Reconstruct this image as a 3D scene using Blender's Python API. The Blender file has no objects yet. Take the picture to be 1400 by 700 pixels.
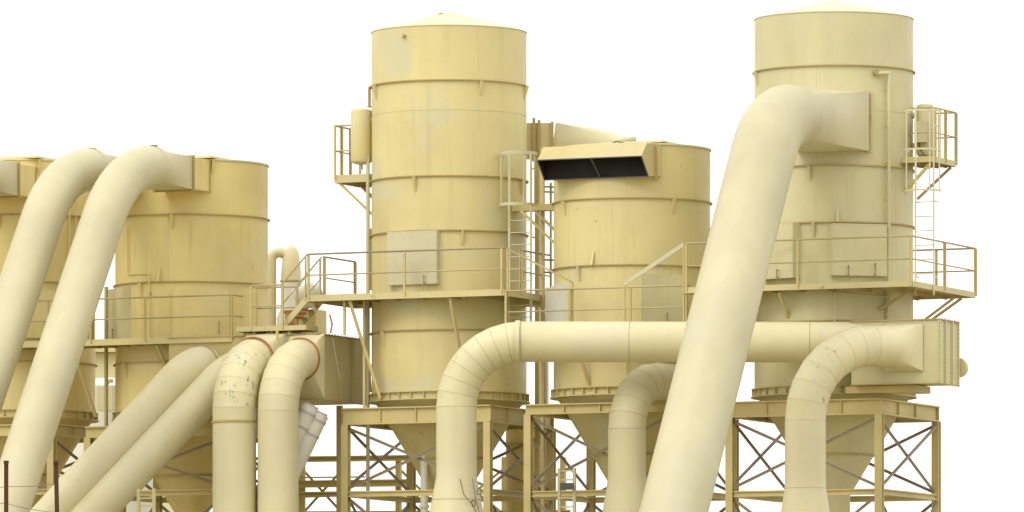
import bpy, bmesh, math, random
from mathutils import Vector, Matrix
random.seed(7)
sc = bpy.context.scene
COL = sc.collection
R = math.radians
# ------------------------------------------------------------------ camera frame
F = 10000.0          # focal length in photo pixels
S = 1/58.0           # metres per photo pixel at the reference distance
D0 = F*S             # reference distance (172 m)
HY = 1100.0          # horizon row
ZC = 1.6
A = R(24)
U = Vector((math.cos(A), -math.sin(A), 0))     # along the row of towers (rightwards, nearer)
V = Vector((math.sin(A), math.cos(A), 0))      # away from the viewer
Z = Vector((0, 0, 1))

def W(X, Y, dd=0.0):
    k = 1+dd/F
    return Vector(((X-700)*S*k, dd*S, ZC+(HY-Y)*S*k))

# ------------------------------------------------------------------ materials
def nodes(name):
    m = bpy.data.materials.new(name); m.use_nodes = True
    nt = m.node_tree; nt.nodes.clear()
    out = nt.nodes.new('ShaderNodeOutputMaterial')
    bs = nt.nodes.new('ShaderNodeBsdfPrincipled')
    nt.links.new(bs.outputs[0], out.inputs[0])
    return m, nt, bs

def paint(name, col, rough=.5, var=.10, patch=None, patch_amt=.5, rust=.0, streak=.25, scuff=0.0, bump=.25, seed=0.0, spec=.35, scuff_cut=0.0):
    m, nt, bs = nodes(name)
    L = nt.links.new
    tc = nt.nodes.new('ShaderNodeTexCoord')
    mp = nt.nodes.new('ShaderNodeMapping'); mp.inputs['Location'].default_value = (seed, seed*1.7, seed*.6)
    L(tc.outputs['Object'], mp.inputs[0])
    def noise(scale, detail=4, rough_=.55, stretch=None, off=0):
        src = mp.outputs[0]
        if stretch or off:
            q = nt.nodes.new('ShaderNodeMapping')
            q.inputs['Scale'].default_value = stretch or (1, 1, 1)
            q.inputs['Location'].default_value = (off, off*2, off*3)
            L(src, q.inputs[0]); src = q.outputs[0]
        n = nt.nodes.new('ShaderNodeTexNoise'); n.inputs['Scale'].default_value = scale
        n.inputs['Detail'].default_value = detail; n.inputs['Roughness'].default_value = rough_
        L(src, n.inputs['Vector']); return n.outputs[0]
    def ramp(src, a, b, va=0.0, vb=1.0):
        r = nt.nodes.new('ShaderNodeMapRange'); r.inputs[1].default_value = a; r.inputs[2].default_value = b
        r.inputs[3].default_value = va; r.inputs[4].default_value = vb
        L(src, r.inputs[0]); return r.outputs[0]
    def mix(fac, c1, c2, mode='MIX'):
        x = nt.nodes.new('ShaderNodeMix'); x.data_type = 'RGBA'; x.blend_type = mode
        if isinstance(fac, float): x.inputs[0].default_value = fac
        else: L(fac, x.inputs[0])
        for i, c in ((6, c1), (7, c2)):
            if isinstance(c, tuple): x.inputs[i].default_value = c+(1,)
            else: L(c, x.inputs[i])
        return x.outputs[2]
    dark = tuple(c*(1-var*1.5) for c in col); lite = tuple(min(1, c*(1+var)) for c in col)
    c = mix(ramp(noise(.45, 3), .32, .68), dark, lite)
    if streak:
        s = noise(3.2, 4, .6, (1, 1, .07), 3.1)
        c = mix(ramp(s, .52, .78, 0, streak), c, tuple(x*f for x, f in zip(col, (.74, .68, .55))))
    if patch:
        c = mix(ramp(noise(.62, 3, .5, None, 11.3), .55, .66, 0, patch_amt), c, patch)
    if streak:
        d1 = ramp(noise(7.5, 3, .6, (1, 1, .045), 30), .585, .70, 0, streak*.7); d2 = ramp(noise(1.1, 2, .5, None, 44), .45, .6)
        mu = nt.nodes.new('ShaderNodeMath'); mu.operation = 'MULTIPLY'; L(d1, mu.inputs[0]); L(d2, mu.inputs[1])
        c = mix(mu.outputs[0], c, tuple(x*f for x, f in zip(col, (.62, .46, .30))))
    g = noise(9, 5, .65, None, 5)
    c = mix(ramp(g, .55, .8, 0, .22), c, tuple(x*f for x, f in zip(col, (.72, .66, .55))))
    if scuff:
        sm = noise(1.3, 2, .5, None, 21); sl = noise(7, 6, .75, (1.6, 1.6, .5), 8)
        a = ramp(sm, .44+scuff_cut, .52+scuff_cut); b = ramp(sl, .57+scuff_cut*.4, .61+scuff_cut*.4)
        mu = nt.nodes.new('ShaderNodeMath'); mu.operation = 'MULTIPLY'; L(a, mu.inputs[0]); L(b, mu.inputs[1])
        mu2 = nt.nodes.new('ShaderNodeMath'); mu2.operation = 'MULTIPLY'; L(mu.outputs[0], mu2.inputs[0]); mu2.inputs[1].default_value = scuff
        c = mix(mu2.outputs[0], c, (.16, .15, .17))
    if rust:
        rn = noise(3.4, 7, .72, (1, 1, .55), 14)
        c = mix(ramp(rn, .70-rust*.22, .76-rust*.2, 0, .85), c, (.30, .125, .035))
    L(c, bs.inputs['Base Color'])
    rr = ramp(noise(2.3, 3, .5, None, 7), .3, .7, rough-.08, rough+.12)
    L(rr, bs.inputs['Roughness'])
    bs.inputs['Specular IOR Level'].default_value = spec
    if bump:
        bp = nt.nodes.new('ShaderNodeBump'); bp.inputs['Strength'].default_value = bump; bp.inputs['Distance'].default_value = .05
        L(noise(.9, 2, .4, (1, 1, .7), 2), bp.inputs['Height'])
        b2 = nt.nodes.new('ShaderNodeBump'); b2.inputs['Strength'].default_value = .12; b2.inputs['Distance'].default_value = .01
        L(noise(14, 3), b2.inputs['Height']); L(bp.outputs[0], b2.inputs['Normal'])
        L(b2.outputs[0], bs.inputs['Normal'])
    return m

CREAM = (.625, .545, .262)
GREYC = (.565, .535, .35)
M = {}
M['shell'] = paint('cream_shell_paint', CREAM, .5, .07, GREYC, .8, .17, .30, bump=.30, seed=1.3)
M['shell_b'] = paint('aged_shell_paint', (.69, .575, .245), .52, .08, (.66, .58, .31), .5, .10, .36, bump=.30, seed=6.3)
M['shell_c'] = paint('drab_shell_paint', (.59, .545, .315), .5, .07, (.575, .53, .355), .6, .10, .30, bump=.28, seed=9.1)
M['roof'] = paint('roof_paint', (.66, .60, .35), .5, .06, None, 0, .06, .1, bump=.2, seed=3)
M['ring'] = paint('ring_paint', (.43, .33, .13), .6, .15, None, 0, .38, .2, bump=0, seed=4)
M['pipe'] = paint('pale_duct_paint', (.54, .495, .31), .45, .07, (.515, .48, .345), .6, .06, .14, bump=.18, seed=2)
M['pipe_b'] = paint('dusty_duct_paint', (.55, .50, .30), .5, .08, (.50, .465, .31), .5, .08, .2, bump=.18, seed=8)
M['pipe_low'] = paint('pale_lower_duct_paint', (.66, .60, .37), .45, .07, (.62, .575, .41), .6, .07, .18, bump=.18, seed=12)
M['scuff'] = paint('scuffed_duct_paint', (.66, .60, .37), .45, .07, (.62, .575, .41), .6, .06, .14, scuff=.9, bump=.18, seed=5)
M['scuff_light'] = paint('lightly_scuffed_duct_paint', (.65, .59, .36), .45, .07, (.61, .57, .40), .6, .06, .14, scuff=.8, bump=.18, seed=17, scuff_cut=.07)
M['seam'] = paint('weld_seam', (.36, .305, .175), .6, .1, None, 0, .15, 0, bump=0)
M['steel'] = paint('painted_structural_steel', (.55, .46, .20), .55, .12, (.47, .42, .24), .4, .16, .3, bump=0, seed=2.2)
M['rail'] = paint('handrail_paint', (.42, .345, .17), .5, .12, None, 0, .32, 0, bump=0, seed=7)
M['rail_dark'] = paint('worn_dark_handrail', (.30, .24, .15), .5, .15, None, 0, .3, 0, bump=0, seed=7)
M['deck'] = paint('deck_steel', (.42, .34, .16), .65, .15, None, 0, .3, 0, bump=0)
M['fascia'] = paint('fascia_paint', (.58, .50, .25), .5, .08, (.55, .51, .36), .5, .42, .1, bump=0, seed=3.7)
M['panel'] = paint('grey_cream_panel', (.56, .52, .34), .5, .05, (.56, .53, .39), .4, .05, .2, bump=.2, seed=1.1)
M['box'] = paint('plenum_paint', (.54, .455, .20), .55, .08, (.49, .445, .27), .5, .14, .35, bump=.2, seed=4.4)
M['rust'] = paint('rusty_flange', (.38, .17, .07), .8, .3, (.58, .47, .27), .9, .4, 0, bump=.1, seed=1)
M['seam_pale'] = paint('pale_weld_seam', (.48, .44, .27), .5, .05, None, 0, .05, 0, bump=0)
M['seam_low'] = paint('faint_weld_seam', (.54, .485, .30), .5, .05, None, 0, .05, 0, bump=0)
M['white'] = paint('off_white_paint', (.70, .68, .58), .45, .05, (.62, .60, .52), .4, .05, .15, bump=.1)
M['black'] = paint('hood_shade_black', (.018, .016, .014), .8, .3, None, 0, 0, 0, bump=0)  # near-black colour standing in for the shade inside the hood
M['dark'] = paint('dark_grey_steel', (.09, .085, .085), .6, .2, None, 0, .1, 0, bump=0)
M['grey'] = paint('galvanised_grey', (.45, .46, .46), .45, .1, None, 0, .05, .1, bump=0)
M['orange'] = paint('orange_primer', (.47, .235, .085), .6, .25, (.55, .45, .22), .9, .3, 0, bump=0)
M['post'] = paint('rust_brown_post', (.085, .035, .017), .85, .3, (.14, .055, .02), .6, .2, 0, bump=0)
M['wire'] = paint('weathered_wire', (.22, .18, .18), .6, .2, None, 0, 0, 0, bump=0)
M['ground'] = paint('sandy_gravel', (.36, .30, .175), .95, .15, (.31, .26, .16), .6, 0, 0, bump=.3)

# ------------------------------------------------------------------ mesh builder
class B:
    def __init__(s): s.bm = bmesh.new()
    def V(s, p): return s.bm.verts.new(p)
    def face(s, vs, mi=0):
        try: f = s.bm.faces.new(vs); f.material_index = mi; f.smooth = True; return f
        except ValueError: return None
    def poly(s, pts, mi=0): return s.face([s.V(p) for p in pts], mi)
    def hexa(s, p, mi=0):      # 8 points, bottom loop then top loop
        v = [s.V(q) for q in p]
        for q in ((3, 2, 1, 0), (4, 5, 6, 7), (0, 1, 5, 4), (1, 2, 6, 5), (2, 3, 7, 6), (3, 0, 4, 7)):
            s.face([v[i] for i in q], mi)
    def obox(s, c, ax, ay, az, mi=0):   # half-extent vectors
        s.hexa([c-ax-ay-az, c+ax-ay-az, c+ax+ay-az, c-ax+ay-az, c-ax-ay+az, c+ax-ay+az, c+ax+ay+az, c-ax+ay+az], mi)
    def bar(s, p, q, w, h, up=Z, mi=0):   # w across, h along up, px
        d = q-p; ln = d.length; d = d/ln
        if abs(d.dot(up)) > .98: up = U
        sd = d.cross(up).normalized(); up = sd.cross(d).normalized()
        s.obox((p+q)/2, d*ln/2, sd*w*S/2, up*h*S/2, mi)
    def ibeam(s, p, q, h, w, mi=0):
        o = Z*(h/2-.9)*S
        s.bar(p+o, q+o, w, 1.8, Z, mi); s.bar(p-o, q-o, w, 1.8, Z, mi)
        s.bar(p, q, 1.6, h-3.6, Z, mi)
    def frame(s, d):
        d = d.normalized(); a = Z if abs(d.z) < .95 else U
        x = d.cross(a).normalized(); return x, x.cross(d).normalized()
    def loop(s, c, x, y, r, n): return [s.V(c+(x*math.cos(2*math.pi*i/n)+y*math.sin(2*math.pi*i/n))*r) for i in range(n)]
    def skin(s, l1, l2, mi=0):
        n = len(l1)
        for i in range(n): s.face([l1[i], l1[(i+1) % n], l2[(i+1) % n], l2[i]], mi)
    def tube(s, p, q, r, n=10, mi=0, r2=None):   # r in px
        x, y = s.frame(q-p)
        a = s.loop(p, x, y, r*S, n); b = s.loop(q, x, y, (r2 if r2 is not None else r)*S, n)
        s.skin(a, b, mi); s.face(a[::-1], mi); s.face(b, mi)
    def path(s, pts, r, n=8, mi=0):
        for p, q in zip(pts, pts[1:]):
            e = (q-p).normalized()*r*S*.6
            s.tube(p-e, q+e, r, n, mi)
    def lathe(s, c, prof, n=96, mi=0, cap0=False, cap1=False):   # prof (r px, z m)
        ls = []
        for r, z in prof:
            if r <= 0: ls.append([s.V(Vector((c.x, c.y, z)))])
            else: ls.append([s.V(Vector((c.x+r*S*math.sin(2*math.pi*i/n), c.y-r*S*math.cos(2*math.pi*i/n), z))) for i in range(n)])
        for a, b in zip(ls, ls[1:]):
            for i in range(n):
                j = (i+1) % n
                if len(a) == 1: s.face([a[0], b[j], b[i]], mi)
                elif len(b) == 1: s.face([a[i], a[j], b[0]], mi)
                else: s.face([a[i], a[j], b[j], b[i]], mi)
        if cap0: s.face(ls[0][::-1], mi)
        if cap1: s.face(ls[-1], mi)
    def band(s, c, r0, r1, z0, z1, n=96, mi=0):
        s.lathe(c, [(r0, z0), (r1, z0), (r1, z1), (r0, z1), (r0, z0)], n, mi)
    def bolt(s, p, d, r=.9, h=1.2, mi=0): s.tube(p, p+d.normalized()*h*S, r, 6, mi)
    def build(s, name, mats):
        bm = s.bm; bmesh.ops.recalc_face_normals(bm, faces=bm.faces); bm.normal_update()
        for e in bm.edges:
            if len(e.link_faces) == 2 and e.calc_face_angle(0) > .7: e.smooth = False
        me = bpy.data.meshes.new(name); bm.to_mesh(me); bm.free()
        for m in (mats if isinstance(mats, (list, tuple)) else [mats]): me.materials.append(M[m])
        o = bpy.data.objects.new(name, me); COL.objects.link(o); return o

class Thing:
    def __init__(s, name, label, cat, group=None, kind=None):
        s.name, s.label, s.cat, s.group, s.kind = name, label, cat, group, kind; s.parts = []
    def part(s, name, b, mats, parent=None, label=None):
        o = b.build(name, mats)
        if label: o['label'] = label
        s.parts.append((o, parent)); return o
    def done(s):
        lo = Vector((1e9,)*3); hi = -lo
        for o, _ in s.parts:
            for v in o.data.vertices:
                for i in range(3): lo[i] = min(lo[i], v.co[i]); hi[i] = max(hi[i], v.co[i])
        loc = Vector(((lo.x+hi.x)/2, (lo.y+hi.y)/2, lo.z))
        for o, _ in s.parts: o.data.transform(Matrix.Translation(-loc))
        if len(s.parts) == 1:
            root = s.parts[0][0]; root.name = s.name; root.location = loc
        else:
            root = bpy.data.objects.new(s.name, None); COL.objects.link(root); root.location = loc; root.empty_display_size = .2
            for o, p in s.parts: o.parent = p or root
        root['label'] = s.label; root['category'] = s.cat
        if s.group: root['group'] = s.group
        if s.kind: root['kind'] = s.kind
        return root

# ------------------------------------------------------------------ towers
class Site:     # local frame of one tower: a along U, b towards the viewer, z world
    def __init__(s, X):
        s.X = X; s.dd = -(X-614)*.445; s.c = W(X, 500, s.dd); s.R = 106.0
    def z(s, Y): return W(s.X, Y, s.dd).z
    def p(s, a, b, z): q = s.c+U*a*S-V*b*S; return Vector((q.x, q.y, z))
    def pix(s, a, b): q = s.p(a, b, 0); return 700+q.x/S/(1+q.y/S/F), q.y/S       # screen column, dd
    def zat(s, a, b, Y): X, dd = s.pix(a, b); return W(X, Y, dd).z                # height that shows at row Y
    def az(s, th, r, z): t = R(th); return Vector((s.c.x+r*S*math.sin(t), s.c.y-r*S*math.cos(t), z))

def lug(site, th, z, w=3, h=19, d=7, up=False):
    b = B(); t = R(th); rd = Vector((math.sin(t), -math.cos(t), 0)); tg = Vector((math.cos(t), math.sin(t), 0))
    p = site.az(th, site.R-1, z); sg = 1 if up else -1
    tri = [p, p+rd*(d+1)*S, p+rd*2*S+Z*sg*h*S, p+Z*sg*h*S]
    o = tg*w*S/2
    b.hexa([q-o for q in tri]+[q+o for q in tri]); return b

def panel(t, site, th, w, off, Y0, Y1, label=None, handles=(), mat='panel', deep=14, name='access_panel'):
    """flat bolted cover standing off the shell, facing azimuth th; handles at (sideways, low, high)"""
    tt = R(th); n = Vector((math.sin(tt), -math.cos(tt), 0)); g = Vector((math.cos(tt), math.sin(tt), 0))
    rr = site.R+off; base = site.c+n*rr*S; dd = base.y/S
    X = 700+base.x/S/(1+dd/F); z0, z1 = W(X, Y1, dd).z, W(X, Y0, dd).z; zc = (z0+z1)/2
    P = lambda a, o, z: Vector((base.x, base.y, z))+g*a*S+n*o*S
    b = B(); b.obox(P(0, -deep/2, zc), g*w/2*S, n*deep/2*S, Z*(z1-z0)/2)
    for k in range(9):
        for z in (z0+1.4*S, z1-1.4*S): b.bolt(P((k/8-.5)*(w-4), 0, z), n, .6, .7)
    for k in range(1, 8):
        for a in (-w/2+2, w/2-2): b.bolt(P(a, 0, z0+(z1-z0)*k/8), n, .6, .7)
    o = t.part(name, b, mat, label=label)
    for i, (ha, f0, f1) in enumerate(handles):
        b = B(); zl, zh = z0+(z1-z0)*f0, z0+(z1-z0)*f1
        b.tube(P(ha, 4, zl), P(ha, 4, zh), .8, 8)
        for zz in (max(zl, z0)+.03, zh-.03): b.tube(P(ha, 4, zz), P(ha, 0, zz), .7, 6)
        t.part('handle', b, 'rail_dark', parent=o)
    return o

def tower(site, label, Yrim, Yapex, rings, seams, Ybase, mat, lugs, name='dust_collector_tower', group='cylindrical dust collector towers in a row'):
    t = Thing(name, label, 'tower', group)
    c = site.c; Rr = site.R; zr, zb = site.z(Yrim), site.z(Ybase)
    b = B(); b.lathe(c, [(Rr-3, zb), (Rr, zb), (Rr, zr), (Rr-3, zr)], 128)
    for Y in seams:
        z = site.z(Y); b.lathe(c, [(Rr-1, z-.5*S), (Rr+.35, z), (Rr-1, z+.5*S)], 128, 1)
    for th, y0, y1 in ((-15, rings[0], rings[1]),):
        p, q = site.az(th, Rr-.15, site.z(y0)-.03), site.az(th, Rr-.15, site.z(y1)+.03); b.tube(p, q, .3, 6, 1)
    t.part('shell', b, [mat, 'seam_pale'])
    b = B()
    if Yapex is not None:
        za = site.z(Yapex); b.lathe(c, [(Rr+.8, zr-.8*S), (Rr+.8, zr+.4*S), (1.5, za), (0, za)], 96)
    else: b.lathe(c, [(Rr+1.5, zr-2*S), (Rr+1.5, zr), (Rr-2, zr+.6*S), (0, zr+2*S)], 96)
    b.bm.faces.ensure_lookup_table(); t.part('roof', b, 'roof')
    for i, Y in enumerate(rings):
        z = site.z(Y); b = B(); b.band(c, Rr-1, Rr+3.0, z-.8*S, z+.8*S, 128)
        t.part('stiffener_ring', b, 'ring')
    for th, Y, up in lugs: t.part('lug', lug(site, th, site.z(Y)-(.0 if up else 1)*S, up=up), mat)
    # bolted base ring with short stiffeners
    b = B(); b.band(c, Rr-1, Rr+4, zb+9*S, zb+10.5*S, 128); b.band(c, Rr-6, Rr+5, zb-1.5*S, zb, 128)
    for k in range(36):
        th = k*10+2; p = site.az(th, Rr+1.5, zb+4.5*S); tt = R(th)
        b.obox(p, Vector((math.sin(tt), -math.cos(tt), 0))*2.2*S, Vector((math.cos(tt), math.sin(tt), 0))*.5*S, Z*4.45*S)
    t.part('base_ring', b, 'steel')
    # hopper
    b = B(); zt = zb-8*S
    b.lathe(c, [(Rr-4, zb-1.5*S), (94, zt-3*S), (94-.6*118, zt-121*S), (22, zt-125*S), (22, zt-175*S), (26, zt-175*S), (26, zt-179*S), (0, zt-179*S)], 64)
    z2 = zt-70*S; b.band(c, 94-.6*67-1, 94-.6*67+2.2, z2-1*S, z2+1*S, 64, 1)
    t.part('hopper', b, [mat, 'ring'])
    return t

def support_frame(site, label, Ytop, hb, Yg=(678, 850, 1020), L=212):
    t = Thing('support_frame', label, 'steel frame', 'steel support frames under the towers')
    zt = site.z(Ytop); h = L/2
    cs = {'l': (-h, h), 'f': (h, h), 'r': (h, -h), 'k': (-h, -h)}
    zc = zt-hb*S/2
    for (n1, n2) in (('l', 'f'), ('k', 'r')):
        b = B(); p, q = site.p(*cs[n1], zc), site.p(*cs[n2], zc); e = U*4*S; b.ibeam(p-e, q+e, hb, 9)
        for f in (.25, .5, .75): b.obox(p.lerp(q, f), U*.5*S, V*4*S, Z*(hb/2-1.9)*S)
        t.part('beam', b, 'steel')
    for (n1, n2) in (('l', 'k'), ('f', 'r')):
        b = B(); p, q = site.p(*cs[n1], zc), site.p(*cs[n2], zc); e = V*4.7*S; b.ibeam(p+e, q-e, hb, 9)
        for f in (.3, .6): b.obox(p.lerp(q, f), V*.5*S, U*4*S, Z*(hb/2-1.9)*S)
        t.part('beam', b, 'steel')
    for n in cs:
        b = B(); p = site.p(*cs[n], zt-hb*S-.003); g = Vector((p.x, p.y, 0))
        for s_ in (-1, 1): b.obox((p+g)/2+V*s_*4.4*S, U*5*S, V*.8*S, (p-g)/2)
        b.obox((p+g)/2, U*.8*S, V*3.55*S, (p-g)/2)
        b.obox(g+Z*.02, U*11*S, V*11*S, Z*.019)
        t.part('column', b, 'steel')
    lv = [site.z(Ytop)-hb*S]+[site.z(y) for y in Yg]+[.1]
    for (n1, n2) in (('l', 'f'), ('f', 'r'), ('l', 'k'), ('k', 'r')):
        for z in lv[1:-1]:
            b = B(); p, q = site.p(*cs[n1], z), site.p(*cs[n2], z); d = (q-p).normalized()*5.6*S; b.ibeam(p+d, q-d, 8, 6); t.part('girt', b, 'steel')
        out = (site.p(*cs[n1], 0)+site.p(*cs[n2], 0))/2-site.p(0, 0, 0); out.normalize()
        for i, (z1, z0) in enumerate(zip(lv, lv[1:])):
            for k, (za, zb_) in enumerate(((z1-.06, z0+.10), (z0+.10, z1-.06))):
                b = B(); p, q = site.p(*cs[n1], za), site.p(*cs[n2], zb_)
                o = out*(2.2 if k else -2.2)*S; b.bar(p+o, q+o, 1.2, 4.0); o2 = out*(1.2+(1.0 if k else -3.4))*S
                b.bar(p+o2+Z*1.4*S, q+o2+Z*1.4*S, 3.0, 1.0)
                t.part('brace', b, 'rail_dark')
    return t.done()

T1, LT, LT0, MT, RT = Site(614), Site(262), Site(27), Site(864), Site(1140)

# --- tall tower with the cone roof in the middle
t = tower(T1, 'tall cream cylindrical tower with a cone roof and a small vessel on its left side', 45, 16, (119.5, 249, 323, 457), (160,), 550, 'shell',
          [(-68, 119.5, False), (24, 119.5, False), (-25, 249, False), (10, 323, False), (-55, 457, False), (75, 119.5, False), (68, 249, False)])
b = B(); p = T1.az(-30, 22, T1.z(24)); b.path([p+U*4*S*math.cos(k*math.pi/6)+Z*(4*math.sin(k*math.pi/6))*S for k in range(7)], .9, 6); t.part('lifting_eye', b, 'ring')
b = B(); b.tube(T1.az(-34, 105, T1.z(58)), T1.az(-34, 109, T1.z(58)), 2.2, 12); b.tube(T1.az(-34, 108, T1.z(58)), T1.az(-34, 111, T1.z(61)), 1.4, 8); t.part('nozzle', b, 'ring')
panel(t, T1, -27, 76, 3.5, 316, 389, 'pale grey cream access panel', [(20, -.12, .17)])
# riser pipe down the left side
b = B(); x0 = T1.pix(-108, 20)[0]
pp = T1.az(-88, 111, 0); b.tube(Vector((pp.x, pp.y, T1.z(212))), Vector((pp.x, pp.y, .05)), 2.6, 12)
for Y in (250, 330, 420, 500): q = Vector((pp.x, pp.y, T1.z(Y))); b.tube(q, T1.az(-88, 104, T1.z(Y)), 1.2, 6)
q0 = Vector((pp.x, pp.y, T1.z(213))); b.tube(q0, q0+Vector((-14*S, 0, 0)), 2.2, 10); t.part('riser_pipe', b, 'pipe')
b = B(); z0, z1 = T1.z(396), T1.z(312); b.obox(T1.az(-90, 110, (z0+z1)/2)+V*10*S, U*3.0*S, V*5*S, Z*(z1-z0)/2); t.part('cable_tray', b, 'ring')
b = B(); z0, z1 = T1.z(146), T1.z(119); b.bar(T1.az(-90, 109, z0), T1.az(-90, 109, z1), 3, 3); b.bar(T1.az(-90, 106, z0), T1.az(-90, 112, z0), 2, 2); t.part('bracket', b, 'ring')
t.done()
support_frame(T1, 'steel frame with braced legs under the tall middle tower', 561, 23)

# --- right tower
t = tower(RT, 'tall cream tower at the right with a square inlet taking the huge sloping duct', 27, 0, (100, 235, 312, 445), (160,), 543, 'shell_c',
          [(-75, 100, False), (-20, 235, False), (0, 312, True), (-17, 312, False)])
# inlet box
a0, a1, b0 = -13, 82, 78
zt, zb = RT.zat(a1, b0, 126), RT.zat(a1, b0, 206)
b = B(); b.hexa([RT.p(a0, 20, zb), RT.p(a1, 20, zb), RT.p(a1, b0-2, zb), RT.p(a0, b0-2, zb), RT.p(a0, 20, zt), RT.p(a1, 20, zt), RT.p(a1, b0-2, zt), RT.p(a0, b0-2, zt)])
t.part('inlet_box', b, 'shell_c')
b = B(); e = 4
for a in (a0, a1): b.bar(RT.p(a, b0-1, zb-2*S), RT.p(a, b0-1, zt+2*S), 4, 1.8, V)
for k in range(14): b.bolt(RT.p(a1+.6, b0, zb+(zt-zb)*(k+.5)/14), -V, 1.0)
for z in (zb, zt): b.bar(RT.p(a0+2.2, b0-1, z), RT.p(a1-2.2, b0-1, z), 1.6, 4)
t.part('inlet_flange', b, 'fascia')
# pipe down the face
b = B(); th = 38; xa = RT.az(th, 113, 0)
pts = [RT.az(30, 104, RT.z(110)), RT.az(30, 112, RT.z(110)), RT.az(th, 112, RT.z(109)), RT.az(th, 112, RT.z(312)), RT.az(th, 110, RT.z(440))]
b.path(pts, 2.4, 10); b.tube(RT.az(28, 103, RT.z(109)), RT.az(28, 113, RT.z(109)), 4, 12, 1)
for Y in (130, 180, 230, 280): b.tube(RT.az(th, 105, RT.z(Y)), RT.az(th, 113, RT.z(Y)), 1.4, 6)
t.part('downpipe', b, ['shell_c', 'ring'])
panel(t, RT, -44, 62, 11, 306, 381, 'boxed out access panel', [(-22, -.15, .17), (6, -.04, .17)], 'shell_c', deep=22)
panel(t, RT, 15.5, 75, 6, 306, 377, 'grey cream access panel', [(-17, -.08, .2), (20, -.08, .25)], 'shell_c', deep=16)
b = B(); b.path([RT.az(-2, 112, RT.z(447)), RT.az(-2, 112, RT.z(408)), RT.az(38, 112, RT.z(412))], 1.1, 6); t.part('conduit', b, 'shell_c')
b = B(); p = RT.p(0, 2, RT.z(2)); b.tube(p, p+Z*6*S, .8, 6); t.part('lifting_eye', b, 'ring')
t.done()
support_frame(RT, 'steel frame with braced legs under the right tower', 552.5, 21)

# --- short tank with the open hood
t = tower(MT, 'short cream tank with an open black mouthed hood at its top', 205, None, (279, 369.5), (), 544, 'shell',
          [(-58, 279, False), (30, 279, False), (-42, 369.5, False), (-30, 369.5, True)])
a0, a1 = -81, 70
zT = MT.zat(a1, 113, 195.5); zL = MT.zat(a1, 133, 213.5); zB = MT.zat(a1, 109, 241)
prof = [(86, zT), (113, zT), (133, zL), (109, zB), (86, zB+2*S)]
b = B()
def strip(bb, pr, aa0, aa1, mi, ends=True):
    l0 = [bb.V(MT.p(aa0, q[0], q[1])) for q in pr]; l1 = [bb.V(MT.p(aa1, q[0], q[1])) for q in pr]
    for i in range(len(pr)-1):
        if i != 2: bb.face([l0[i], l0[i+1], l1[i+1], l1[i]], mi)
    if ends: bb.face(l0, mi); bb.face(l1[::-1], mi)
strip(b, prof, a0, a1, 0)
bmesh.ops.recalc_face_normals(b.bm, faces=b.bm.faces)
hood = t.part('hood', b, 'box')
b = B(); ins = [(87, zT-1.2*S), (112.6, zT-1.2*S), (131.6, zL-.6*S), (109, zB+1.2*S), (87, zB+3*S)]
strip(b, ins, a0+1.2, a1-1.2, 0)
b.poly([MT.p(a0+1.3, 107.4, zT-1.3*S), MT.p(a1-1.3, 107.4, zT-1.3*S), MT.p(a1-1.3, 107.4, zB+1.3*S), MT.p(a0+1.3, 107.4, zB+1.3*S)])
t.part('hood_shade', b, 'black', parent=hood)  # added inner sheets that paint the mouth's deep shade black
b = B(); am = -3; b.bar(MT.p(am, 133, zL), MT.p(am+4, 109, zB), 1.6, 2.2, V)
for p, q in (((a0, 133, zL), (a1, 133, zL)), ((a0, 109.6, zB), (a1, 109.6, zB)), ((a0, 133, zL), (a0, 109, zB)), ((a1, 133, zL), (a1, 109, zB))): b.bar(MT.p(*p), MT.p(*q), 1.4, 1.4)
t.part('hood_lip', b, 'dark', parent=hood)
b = B(); b.hexa([MT.p(a0, 10, zB+2*S), MT.p(a1+5, 10, zB+2*S), MT.p(a1+5, 85, zB+2*S), MT.p(a0, 85, zB+2*S), MT.p(a0, 10, zT-.5*S), MT.p(a1+5, 10, zT-.5*S), MT.p(a1+5, 85, zT-.5*S), MT.p(a0, 85, zT-.5*S)])
t.part('inlet_box', b, 'shell')
b = B(); b.bar(MT.p(a1+1, 85.6, zB-2*S), MT.p(a1+1, 85.6, zT+2*S), 5, 1.6, V); b.bar(MT.p(a0, 85.6, zT+1*S), MT.p(a1-2, 85.6, zT+1*S), 1.5, 4); t.part('hood_flange', b, 'ring', parent=hood)
b = B(); zr = MT.z(203); b.obox(MT.p(30, 15, zr+1.5*S), U*45*S, V*55*S, Z*1.2*S); t.part('roof_plate', b, 'roof')
b = B(); p = MT.p(-8, 100, zT+1*S); b.path([p, p+U*20*S+Z*1*S, p+U*28*S+Z*4*S, p+U*38*S+Z*2*S], .9, 6); t.part('loose_cable', b, 'dark')
panel(t, MT, -76, 80, 5, 391, 470, 'pale grey access panel', (), 'white', deep=16)
panel(t, MT, 20.5, 60, 4, 375, 470, 'drab cream access panel', [(6, .25, .45)], 'shell_c')
b = B(); q = MT.az(-5, 111, 0); b.tube(Vector((q.x, q.y, MT.z(700))), Vector((q.x, q.y, MT.z(470))), 1.2, 8); t.part('conduit', b, 'shell')
t.done()
support_frame(MT, 'steel frame with braced legs under the short hooded tank', 556, 14)

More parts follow.
